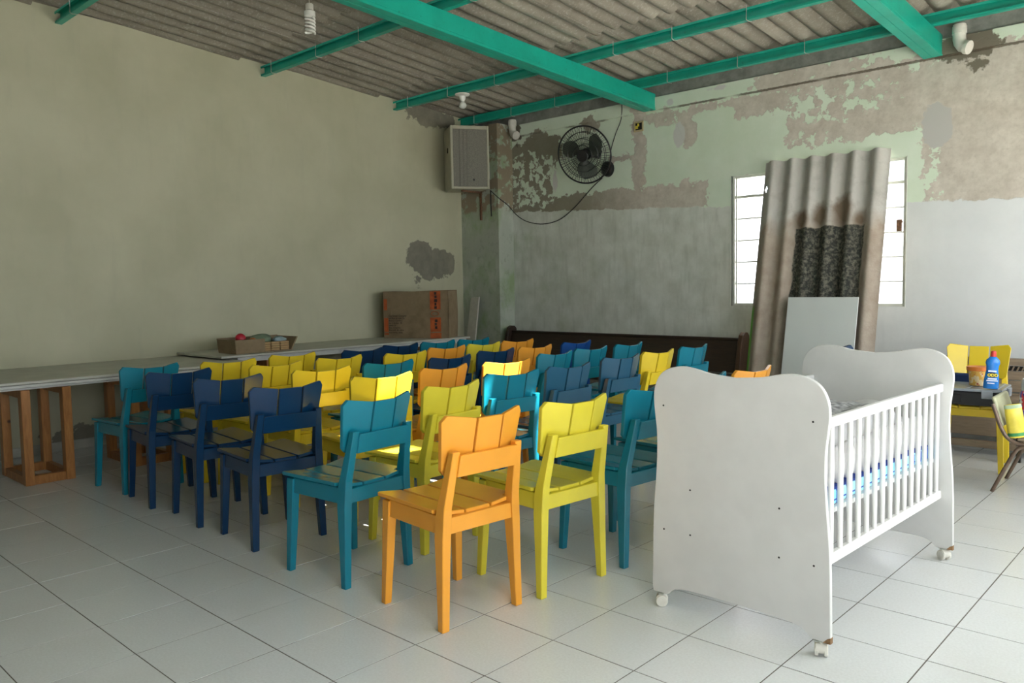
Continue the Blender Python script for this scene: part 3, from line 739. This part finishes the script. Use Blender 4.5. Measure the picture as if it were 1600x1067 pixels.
# carton
ca = thing('carton', (-8.72, 13.05, 2.103), math.radians(28), 'large battered brown cardboard carton with orange printed bands', 'box')
cx0, cx1, cy0, cy1, ch_ = -1.05, 1.05, -.42, .42, 1.43
cb = MB(); nnx = 14
def sidef(y, dent):
    def f(u, v):
        x = cx0+(cx1-cx0)*u; z = ch_*v
        bul = .03*math.sin(PI*u)*math.sin(PI*v)
        d = dent*.07*math.exp(-((u-.58)/.18)**2-((v-.0)/.16)**2)
        crease = -.05*math.exp(-((v-.12-.13*math.exp(-((u-.57)/.12)**2))/.03)**2)*dent
        return (x, y-(1 if y < 0 else -1)*(bul+d+crease*.5), z-.015*math.sin(5*u)*v)
    return f
cb.grid(sidef(cy0, 1), 28, 20); cb.grid(sidef(cy1, 0), 6, 4)
cb.grid(lambda u, v: (cx0-.02*math.sin(PI*v), cy0+(cy1-cy0)*u, ch_*v), 4, 4); cb.grid(lambda u, v: (cx1+.02*math.sin(PI*v), cy0+(cy1-cy0)*u, ch_*v), 4, 4)
cb.box(cx0, cx1, cy0, cy1, 0, .01); cb.box(cx0+.01, cx1-.01, cy0+.01, cy1-.01, ch_-.10, ch_-.08)
ob('carton_body', cb, M_CARD, ca, smooth=True)
M_ORB = plain('orange_print_ink', (.42,.09,.02), .7, .2, 6); M_INK = plain('dark_print_ink', (.035,.025,.02), .8)
def strip(x0, x1, z0, z1, mat, nm='printed_band', off=.006):
    f = sidef(cy0, 1); a = (x0-cx0)/(cx1-cx0); b = (x1-cx0)/(cx1-cx0)
    mb = MB().grid(lambda u, v: tuple(Vector(f(a+(b-a)*u, (z0+(z1-z0)*v)/ch_))+Vector((0,-off,0))), 4, 14)
    return ob(nm, mb, mat, ca, smooth=True)
strip(.48,.82,.0,.62,M_ORB); strip(.48,.82,.86,1.40,M_ORB); strip(cx0+.02,-.89,.1,.62,M_ORB); strip(cx0+.02,-.92,.86,1.2,M_ORB)
strip(-.80,.02,.70,1.38,plain('faded_kraft', (.24,.175,.10), .8),'taped_sheet',.004)
def text(s_, size, mat, parent, loc, rot=(PI/2,0,0), ext=.0006, bold=False, align='LEFT', sx=1):
    cu = bpy.data.curves.new('lettering', 'FONT'); cu.body = s_; cu.size = size*T; cu.extrude = ext; cu.align_x = align
    cu.resolution_u = 2
    if bold: cu.offset = .0008
    tmp = bpy.data.objects.new('lettering_tmp', cu); COL.objects.link(tmp)
    me = bpy.data.meshes.new_from_object(tmp.evaluated_get(bpy.context.evaluated_depsgraph_get()))
    bpy.data.objects.remove(tmp); me.materials.clear(); me.materials.append(mat)
    o = bpy.data.objects.new('lettering', me); COL.objects.link(o); o.parent = parent; o['kind'] = 'stuff'
    o.location = Vector(loc)*T; o.rotation_euler = rot; o.scale = (sx,1,1)
    return o
for k, s_ in enumerate(('Ca Seeal Cooper', 'on Rua do end. 5a', 'Bairro. Centro,', 'no 5 de Jun. 10', 'uend. 5r', 'boa conserva', 'fina indl. de caixa', 'rua norte, saida')):
    text(s_, .085 if k == 0 else .07, M_INK, ca, (-.86, cy0-.045, .66-k*.072))
for k, (z0, z1) in enumerate(((1.30,1.38),(1.20,1.28),(1.08,1.17),(.98,1.06),(.88,.96),(.48,.56),(.38,.46),(.28,.36))):
    strip(.62+.01*(k % 2), .69+.012*(k % 3), z0, z1, M_INK, 'printed_mark', .01)
ob('printed_ring', MB().tube([(.65+.12*math.cos(a*PI/10), cy0-.05, .74+.07*math.sin(a*PI/10)) for a in range(20)], .008, 6, closed=True), M_ORB, ca)
pk = ob('board_offcut', MB().hexa([(-9.58,15.72,1.2),(-9.12,15.72,1.2),(-9.12,15.79,1.2),(-9.58,15.79,1.2),(-9.50,15.98,3.26),(-9.12,15.98,3.28),(-9.12,16.04,3.28),(-9.50,16.04,3.26)]), plain('dusty_plywood', (.50,.48,.40), .8), bevel=.005)
pk.data.vertices[0].co.z
for v in pk.data.vertices:
    if v.co.z < 1.6*T: v.co.z = 0; v.co.y -= .25*T
tag(pk, 'narrow dusty plywood offcut leaning on the corner column', 'board')

# ------------------------------------------------------------------ pews along the back wall
pw = thing('pew', (0,0,0), 0, 'long dark brown wooden pew along the back wall behind chairs', 'bench')
ob('backrest', MB().hexa([(-7.85,15.95,1.28),(.32,15.95,1.28),(.32,16.03,1.28),(-7.85,16.03,1.28),(-7.85,16.25,2.13),(.32,16.25,2.13),(.32,16.33,2.13),(-7.85,16.33,2.13)]), M_DWOOD, pw, bevel=.01)
ob('top_rail', MB().box(-7.85,.32,16.21,16.37,2.10,2.17), M_DWOOD, pw, bevel=.015)
ob('seat', MB().box(-7.85,.32,14.75,15.98,1.17,1.25), M_DWOOD, pw, bevel=.012)
ob('front_rail', MB().box(-7.8,.27,14.95,15.0,.95,1.17), M_DWOOD, pw)
endp = [(14.8,0),(16.3,0),(16.42,1.0),(16.50,2.05),(16.47,2.24),(16.38,2.32),(16.24,2.33),(16.12,2.25),(16.06,2.1),(15.88,1.24),(14.9,1.2),(14.78,1.1)]
for x in (-7.98, .32): ob('end_panel', MB().prism(endp, lambda y, z: (x, y, z), lambda y, z: (x+.13, y, z)), M_DWOOD2 if x > 0 else M_DWOOD, pw, bevel=.012)
pw2 = thing('pew', (0,0,0), 0, 'beige brown wooden pew behind the yellow toolbox chair', 'bench')
for z0, z1 in ((1.25,1.48),(1.50,1.68),(1.80,1.95)): ob('back_board', MB().box(4.3,11.8,16.15,16.22,z0,z1), M_LWOOD, pw2, bevel=.008)
ob('back_board', MB().box(4.3,11.8,16.12,16.20,1.03,1.22), M_LWOOD, pw2, bevel=.008)
ob('carved_strip', MB().box(4.35,11.75,16.17,16.2,1.69,1.79), M_DARK, pw2)
cvs = MB()
for k in range(80): x = 4.4+k*.09; cvs.hexa([(x,16.15,1.695),(x+.03,16.15,1.695),(x+.03,16.17,1.695),(x,16.17,1.695),(x+.035,16.15,1.785),(x+.065,16.15,1.785),(x+.065,16.17,1.785),(x+.035,16.17,1.785)])
o = ob('carved_beads', cvs, M_LWOOD, pw2); o['kind'] = 'stuff'
ob('seat', MB().box(4.3,11.8,15.35,16.1,1.13,1.2), M_LWOOD, pw2, bevel=.01)
ob('front_board', MB().box(4.35,11.75,15.6,15.66,.36,1.12), M_LWOOD, pw2, bevel=.006)
ob('foot_board', MB().box(4.3,11.8,15.42,15.55,.14,.28), M_LWOOD, pw2, bevel=.006)
for x in (4.25, 11.8): ob('end_panel', MB().box(x, x+.1, 15.3, 16.3, 0, 2.02), M_LWOOD, pw2, bevel=.02)
for x in (6.85, 9.5): ob('iron_leg', MB().box(x-.04, x+.04, 15.0, 15.08, 0, 1.13).box(x-.04,x+.04,15.0,16.0,1.08,1.13), M_BLACK, pw2)

# ------------------------------------------------------------------ leaning fibre-cement sheet and white board
ln = MB(); L = 6.83; Wd = 3.05
def lf(th):
    return lambda u, v: (Wd*u, -.085*math.cos(2*PI*(Wd*u)/.508)*-1+th, L*v)
hole = lambda u, v: ((u*Wd-.10)/.055)**2+((v*L-6.12)/.075)**2 < 1
ln.grid(lf(0), 96, 120, skip=hole); ln.grid(lf(.025), 96, 120, skip=hole)
for vv in (0, 1):
    b = len(ln.v)
    for i in range(97): ln.v += [lf(0)(i/96, vv), lf(.025)(i/96, vv)]
    for i in range(96): ln.face([b+2*i, b+2*i+1, b+2*i+3, b+2*i+2])
for uu in (0, 1):
    b = len(ln.v); ln.v += [lf(0)(uu,0), lf(.025)(uu,0), lf(.025)(uu,1), lf(0)(uu,1)]; ln.face([b,b+1,b+2,b+3])
lo = ob('corrugated_sheet', ln, M_SHEET, None, (.79, 15.27, .0), (-math.atan2(1.36, 6.7), 0, math.radians(.5)), smooth=True)
tag(lo, 'weathered corrugated fibre cement sheet with black tar patch leaning on window', 'roof sheet')
bd = ob('white_board', MB().box(0,1.66,0,.035,0,3.32), M_BOARD, None, (1.86, 14.98, 0), (-math.atan2(.68, 3.25), 0, 0), bevel=.004)
tag(bd, 'plain pale hardboard panel leaning against the corrugated sheet', 'board')

# ------------------------------------------------------------------ wall-mounted things
# speaker
nrm = Vector((.85,-.527,0)).normalized()
spk = thing('loudspeaker', (-9.0, 14.72, 6.8), math.atan2(.85,.527), 'large beige loudspeaker cabinet hung in the corner by the column', 'speaker')
# local: x along the front (left to right), y into the cabinet
w_, d_, h_ = 1.27, 1.1, 2.02
ob('cabinet', MB().prism([(0,.03),(w_,.03),(w_-.22,d_),(.0,d_)], lambda x, y: (x,y,.0), lambda x, y: (x,y,h_)), M_SPK, spk, bevel=.02)
fr = MB(); e = .075
fr.box(0,e,-.04,.03,0,h_); fr.box(w_-e,w_,-.04,.03,0,h_); fr.box(e,w_-e,-.04,.03,0,e); fr.box(e,w_-e,-.04,.03,h_-e*1.6,h_)
ob('front_frame', fr, M_SPK, spk, bevel=.015)
gr = MB().grid(lambda u, v: (e+(w_-2*e)*u, -.015-.02*math.sin(PI*u), e+(h_-2.6*e)*v), 12, 4)
ob('grille', gr, M_GRILLE, spk, smooth=True)
for x in (.30,.42,.53): ob('grille_rib', MB().box(x-.006,x+.006,-.05,-.02,e,h_-1.6*e), M_GRILLE, spk)
ob('logo_badge', MB().box(.72,.78,-.045,-.03,.26,.33), M_BLACK, spk, bevel=.008)
ob('side_handle', MB().box(-.012,.01,.4,.52,1.2,1.36), M_DARK, spk, bevel=.004)
br = ob('wall_bracket', MB().box(-9.05,-8.99,16.04,16.10,5.85,6.9).box(-9.05,-8.99,15.2,16.1,6.74,6.80), M_RUST); tag(br, 'rusty iron bracket under the loudspeaker on the column', 'bracket')

# fan
fan = thing('wall_fan', (-4.42, 15.8, 7.43), 0, 'black wall fan with round wire guard above the grey wall band', 'fan', rot=(math.radians(17), 0, math.radians(14)))
# local axis -y is the front
R = .83
def circ(r, y, n=48): return [(r*math.cos(2*PI*i/n), y, r*math.sin(2*PI*i/n)) for i in range(n)]
ob('guard_ring', MB().tube(circ(R, 0), .024, 8, closed=True), M_BLACK, fan, smooth=True)
def gy(r, front): return (-.16 if front else .16)*(1-(r/R)**2.2)
gw = MB()
for front in (0, 1):
    for rr in (.30, .48, .66): gw.tube(circ(rr, gy(rr, front), 40), .009, 4, closed=True)
    nw = 66 if front else 48
    for i in range(nw):
        a = 2*PI*i/nw
        gw.tube([(rr*math.cos(a), gy(rr, front), rr*math.sin(a)) for rr in (.17,.4,.62,.78,R)], .0055, 3)
o = ob('guard_wires', gw, M_BLACK, fan); o['kind'] = 'stuff'
ob('guard_cap', MB().rings([((0,-.175,0),(.17,0,0),(0,0,.17)),((0,-.15,0),(.18,0,0),(0,0,.18))], 24), M_BLACK, fan, bevel=.008)
ob('motor', MB().rings([((0,.14,0),(.17,0,0),(0,0,.17)),((0,.42,0),(.17,0,0),(0,0,.17)),((0,.52,0),(.11,0,0),(0,0,.11))], 20), M_BLACK, fan, smooth=True)
ob('hub', MB().rings([((0,-.08,0),(.10,0,0),(0,0,.10)),((0,.10,0),(.12,0,0),(0,0,.12))], 20), M_BLACK, fan, smooth=True)
M_BLADE = plain('smoky_grey_plastic', (.07,.085,.065), .4)
for k in range(3):
    a0 = math.radians(20+120*k); bm_ = MB()
    def bf(u, v):
        r = .10+.60*v; a = a0+(u-.5)*(1.25*math.sin(PI*(.12+.75*v)))+.35*v
        return (r*math.cos(a), (u-.5)*.16, r*math.sin(a))
    def bf2(u, v): p = bf(u, v); return (p[0], p[1]+.012, p[2])
    bm_.grid(bf, 8, 8); bm_.grid(bf2, 8, 8); ob('blade', bm_, M_BLADE, fan, smooth=True)
ob('arm', MB().tube([(0,.45,-.05),(.02,.6,-.12),(.1,.8,-.22),(.14,.95,-.05)], .05, 10), M_BLACK, fan, smooth=True)
mt = thing('fan_mount', (-4.30, YB, 7.1), 0, 'dark round wall plate holding the fan arm', 'fan mount')
ob('plate', MB().rings([((0,0,0),(.22,0,0),(0,0,.24)),((0,-.10,0),(.2,0,0),(0,0,.22)),((0,-.16,0),(.12,0,0),(0,0,.13))], 20), M_BLACK, mt, smooth=True)
def cable(pts, r, label, mat=M_CABLE):
    o = ob('cable', MB().tube(spline(pts, 6, closed=False), r, 6), mat, smooth=True); return tag(o, label, 'cable')
cable([(-3.72,YB-.09,8.9),(-3.80,YB-.03,8.5),(-4.0,YB-.03,8.1),(-4.16,YB-.03,7.7),(-4.2,YB-.04,7.4)], .012, 'thin black cable running from beam down to the fan')
cable([(-4.5,YB-.04,6.85),(-4.9,YB-.03,6.6),(-5.6,YB-.03,6.05),(-6.2,YB-.03,5.72),(-6.9,YB-.03,5.62),(-7.6,YB-.03,5.75),(-8.05,YB-.05,6.0),(-8.2,16.55,6.3),(-8.21,16.05,6.55),(-8.4,15.9,6.78)], .014, 'black cable drooping along wall from fan to loudspeaker')
cable([(-8.55,16.07,6.8),(-8.56,16.08,6.4),(-8.54,16.08,5.95)], .02, 'short dark cable end hanging below the loudspeaker')
sw = thing('switch_box', (-3.19, YB-.002, 8.2), 0, 'small ivory electrical box set in mortar strip under first beam', 'switch')
ob('plate', MB().box(-.17,.17,-.025,0,-.15,.15), M_IVORY, sw, bevel=.01)
ob('socket_recess', MB().box(-.10,.12,-.032,-.024,-.10,.10), M_DARK, sw)
ob('terminal', MB().box(-.09,-.01,-.05,-.03,-.07,.02).box(-.03,.03,-.045,-.03,.0,.08), M_YEL, sw)

# lamps
cf = thing('spiral_lamp', (-4.95, 6.93, 9.77), 0, 'white spiral energy saving bulb hanging from the roof', 'lamp')
ob('lamp_holder', MB().lathe([(.06,.0),(.085,-.02),(.085,-.14),(.07,-.15)], n=16), M_PVC, cf, smooth=True)
ob('ballast', MB().lathe([(.07,-.15),(.12,-.17),(.12,-.27),(.08,-.30)], n=18), M_LAMP, cf, smooth=True)
for s in (0, PI):
    pts = [(.095*math.cos(s+t*.42), .095*math.sin(s+t*.42), -.30-.0098*t) for t in range(0, 34)]
    ob('spiral_tube', MB().tube(pts, .026, 8), M_LAMP, cf, smooth=True)
cable([(-4.95,6.93,9.92),(-4.95,6.93,9.75)], .012, 'short flex above the spiral bulb', M_PVC)
bf_ = thing('ceiling_lamp', (-6.93, 13.32, 9.22), 0, 'white porcelain lamp holder with small bulb under the rear purlin', 'lamp')
ob('rose', MB().lathe([(.21,.0),(.215,-.025),(.19,-.05),(.10,-.07)], n=24), M_LAMP, bf_, smooth=True)
ob('lamp_holder', MB().lathe([(.10,-.06),(.085,-.16),(.06,-.19),(.055,-.22)], n=18), M_LAMP, bf_, smooth=True)
ob('bulb', MB().lathe([(.03,-.21),(.05,-.23),(.10,-.28),(.115,-.33),(.10,-.38),(.05,-.42),(.01,-.43)], n=20), plain('clear_bulb', (.62,.64,.6), .12), bf_, smooth=True)

# ------------------------------------------------------------------ toolbox, tub, bottle, metal chair and its load
tb = thing('toolbox', (6.22, 13.78, 1.315), math.radians(4), 'black plastic toolbox with translucent grey lid on the yellow chair', 'toolbox')
ob('box_body', MB().hexa([(-.66,-.56,0),(.60,-.56,0),(.60,.38,0),(-.66,.38,0),(-.68,-.60,.26),(.64,-.60,.26),(.64,.42,.26),(-.68,.42,.26)]), M_BLACK, tb, bevel=.02)
M_LID = plain('translucent_grey_plastic', (.30,.33,.36), .25, .1)
ob('lid', MB().box(-.70,.66,-.63,.45,.262,.315), M_LID, tb, bevel=.015)
for x in (-.4, .1, .55): ob('lid_rib', MB().box(x-.03,x+.03,-.55,.38,.313,.33), M_LID, tb, bevel=.006)
for x in (-.45, .42): ob('latch', MB().box(x-.09,x+.09,-.675,-.63,.15,.30), M_LID, tb, bevel=.01)
ob('latch', MB().box(.66,.71,-.1,.12,.14,.30), M_LID, tb, bevel=.01)
ob('drawer_front', MB().box(-.6,.0,-.61,-.565,.04,.2), M_BLACK, tb, bevel=.01)
nb = ob('folded_fabric', MB().box(5.6,6.3,14.30,14.44,1.31,1.78), plain('navy_cloth', (.01,.03,.10), .9), bevel=.04, seg=2); tag(nb, 'navy folded cloth standing between toolbox and chair back', 'cloth')
tubm = N('tub_print'); f = tubm.noise(9, 3); c = tubm.mix(tubm.step(f, .48, .52), (.80,.46,.08), (.86,.68,.40)); c = tubm.mix(tubm.step(tubm.noise(16, 2), .62, .66), c, (.55,.12,.05)); TUBM = tubm.set(c, .4)
TUBS=.8
tub = thing('plastic_tub', (6.42, 13.66, 1.648), 0, 'orange and yellow printed plastic tub on the toolbox lid', 'tub')
ob('tub_body', MB().lathe([(.165,0),(.17,.01),(.20,.40)], n=28), TUBM, tub, smooth=True)
ob('rim', MB().lathe([(.205,.34),(.235,.35),(.24,.43),(.225,.44),(.20,.43)], n=28), plain('orange_rim', (.78,.22,.03), .4), tub, smooth=True)
bt = thing('cleaner_bottle', (6.72, 13.26, 1.648), math.radians(8), 'blue cleaning liquid bottle with red cap on the toolbox lid', 'bottle', rot=(0, math.radians(3), math.radians(20)))
M_BLUE = plain('blue_bottle_plastic', (.02,.20,.62), .25)
ob('bottle_body', MB().rings([((0,0,z),(a,0,0),(0,b,0)) for z, a, b in ((0,.14,.09),(.02,.155,.10),(.2,.15,.10),(.42,.118,.085),(.52,.125,.09),(.58,.145,.095),(.65,.13,.09),(.71,.075,.07),(.73,.05,.05))], 24), M_BLUE, bt, smooth=True)
ob('cap', MB().lathe([(.055,.72),(.06,.73),(.052,.84),(.03,.855)], n=18), plain('red_cap', (.62,.05,.04), .35), bt, smooth=True)
ob('label_oval', MB().rings([((0,-.103,.315),(.105,0,0),(0,0,.058)),((0,-.112,.315),(.10,0,0),(0,0,.054))], 24), M_BLACK, bt)
text('ODD', .09, plain('yellow_print', (.9,.72,.03), .5), bt, (0,-.116,.284), bold=True, align='CENTER')
M_WPR = plain('white_print', (.75,.82,.9), .5)
for q in ((-.09,.09,.215,.245),(-.11,.11,.175,.20),(-.09,.05,.12,.14),(-.09,.07,.385,.42)): ob('label_band', MB().box(q[0],q[1],-.108,-.097,q[2],q[3]), M_WPR, bt)

mc = thing('metal_chair', (6.97, 12.88, 0), math.radians(1), 'small brown tube chair with pale green vinyl back facing right', 'chair')
M_TUBE = plain('brown_painted_tube', (.16,.11,.08), .35, .2, 8, metal=.3)
M_VIN = plain('pale_green_vinyl', (.44,.45,.28), .45, .08)
for y in (-.58, .58):
    ob('side_tube', MB().tube(spline([(-.02,y,1.60),(.03,y,1.45),(.10,y,1.22),(.20,y,1.02),(.34,y,.93),(.5,y,.92),(1.35,y,.94)], 5, False), .032, 10), M_TUBE, mc, smooth=True)
    ob('leg', MB().tube(spline([(.62,y,.90),(.42,y,.86),(.30,y,.72),(.08,y,.20),(.0,y,.0)], 4, False), .032, 10), M_TUBE, mc, smooth=True)
    ob('leg', MB().tube([(1.15,y,.9),(1.3,y,.4),(1.38,y,0)], .032, 10), M_TUBE, mc, smooth=True)
ob('stretcher', MB().tube([(.36,-.58,.86),(.36,.58,.86)], .025, 8), M_TUBE, mc, smooth=True)
ob('backrest', MB().hexa([(.085,-.55,1.20),(.15,-.55,1.20),(.15,.55,1.20),(.085,.55,1.20),(-.06,-.52,1.72),(.0,-.52,1.72),(.0,.52,1.72),(-.06,.52,1.72)]), M_VIN, mc, bevel=.03, seg=2)
ob('seat', MB().box(.34,1.4,-.55,.55,.95,1.01), M_LWOOD, mc, bevel=.02)
mc.scale = (1,1,.94); ZS = .955
bag = thing('flour_bag', (7.31, 12.44, ZS), math.radians(15), 'upright yellow packet with green stripe on the tube chair', 'packet', rot=(0, math.radians(-9), math.radians(25)))
M_YBAG = plain('yellow_foil', (.80,.66,.08), .3, .12, 5); M_GST = plain('green_print', (.05,.28,.09), .5)
bg_ = [(.13,.08,0),(.135,.09,.04),(.135,.09,.35),(.13,.07,.50),(.125,.03,.56)]
ob('packet_body', MB().rings([((0,0,z),(a,0,0),(0,b,0)) for a, b, z in bg_], 16), M_YBAG, bag, smooth=True)
ob('printed_band', MB().rings([((0,0,.03),(.139,0,0),(0,.094,0)),((0,0,.085),(.139,0,0),(0,.094,0))], 16, cap=False), M_GST, bag, smooth=True)
ob('printed_band', MB().rings([((0,0,.50),(.134,0,0),(0,.074,0)),((0,0,.555),(.129,0,0),(0,.036,0))], 16, cap=False), plain('pale_green_print', (.42,.55,.36), .5), bag, smooth=True)
JM = N('jar_print'); f = JM.noise(7, 2); g2 = JM.noise(8.5, 2, dist=.8)
c = JM.mix(JM.step(f, .50, .52), (.62,.03,.05), (.75,.72,.70)); c = JM.mix(JM.step(g2, .55, .57), c, (.05,.06,.35)); JM.set(c, .35)
jar = thing('snack_jar', (7.42, 13.12, ZS), 0, 'tall jar with red, white and purple print on tube chair', 'jar')
ob('jar_body', MB().lathe([(.20,0),(.22,.02),(.22,.66),(.19,.72)], n=24), JM.mat, jar, smooth=True)
ob('lid', MB().lathe([(.195,.72),(.20,.73),(.20,.90),(.18,.93)], n=24), plain('clear_grey_lid', (.42,.44,.44), .25), jar, smooth=True)
pp = ob('purple_packet', MB().box(-.14,.14,-.10,.10,0,.42), plain('purple_foil', (.07,.035,.20), .3, .2), None, (7.42, 12.78, ZS), (0,0,.3), bevel=.03, seg=2); tag(pp, 'purple foil packet beside the printed jar on tube chair', 'packet')
bp = thing('detergent_bottle', (7.64, 12.66, ZS), 0, 'pale blue detergent pack in front of the printed jar', 'bottle')
ob('bottle_body', MB().rings([((0,0,z),(a,0,0),(0,b,0)) for z, a, b in ((0,.10,.07),(.02,.115,.08),(.40,.115,.08),(.52,.10,.07),(.58,.04,.04))], 20), plain('pale_blue_plastic', (.35,.55,.78), .3, .1), bp, smooth=True)
ob('label', MB().rings([((0,0,.06),(.118,0,0),(0,.083,0)),((0,0,.26),(.118,0,0),(0,.083,0))], 20, cap=False), JM.mat, bp, smooth=True)
rp = ob('red_ribbon', MB().tube(spline([(7.44,12.50,ZS+.12),(7.52,12.53,ZS+.15),(7.65,12.55,ZS+.06),(7.8,12.58,ZS+.05)], 5, False), .045, 8), M_TOYR, smooth=True); tag(rp, 'red plastic strap lying at the front of the tube chair seat', 'strap')
wb = ob('plastic_bag', MB().rings([((0,0,z),(a,0,0),(0,b,0)) for z, a, b in ((0,.10,.1),(.02,.16,.13),(.13,.14,.1),(.2,.05,.04))], 12), plain('white_plastic_film', (.7,.7,.68), .3), None, (7.78,12.85,ZS), smooth=True); tag(wb, 'crumpled white plastic bag on the tube chair seat', 'bag')
tub.scale = (.8,)*3; bt.scale = (.8,)*3
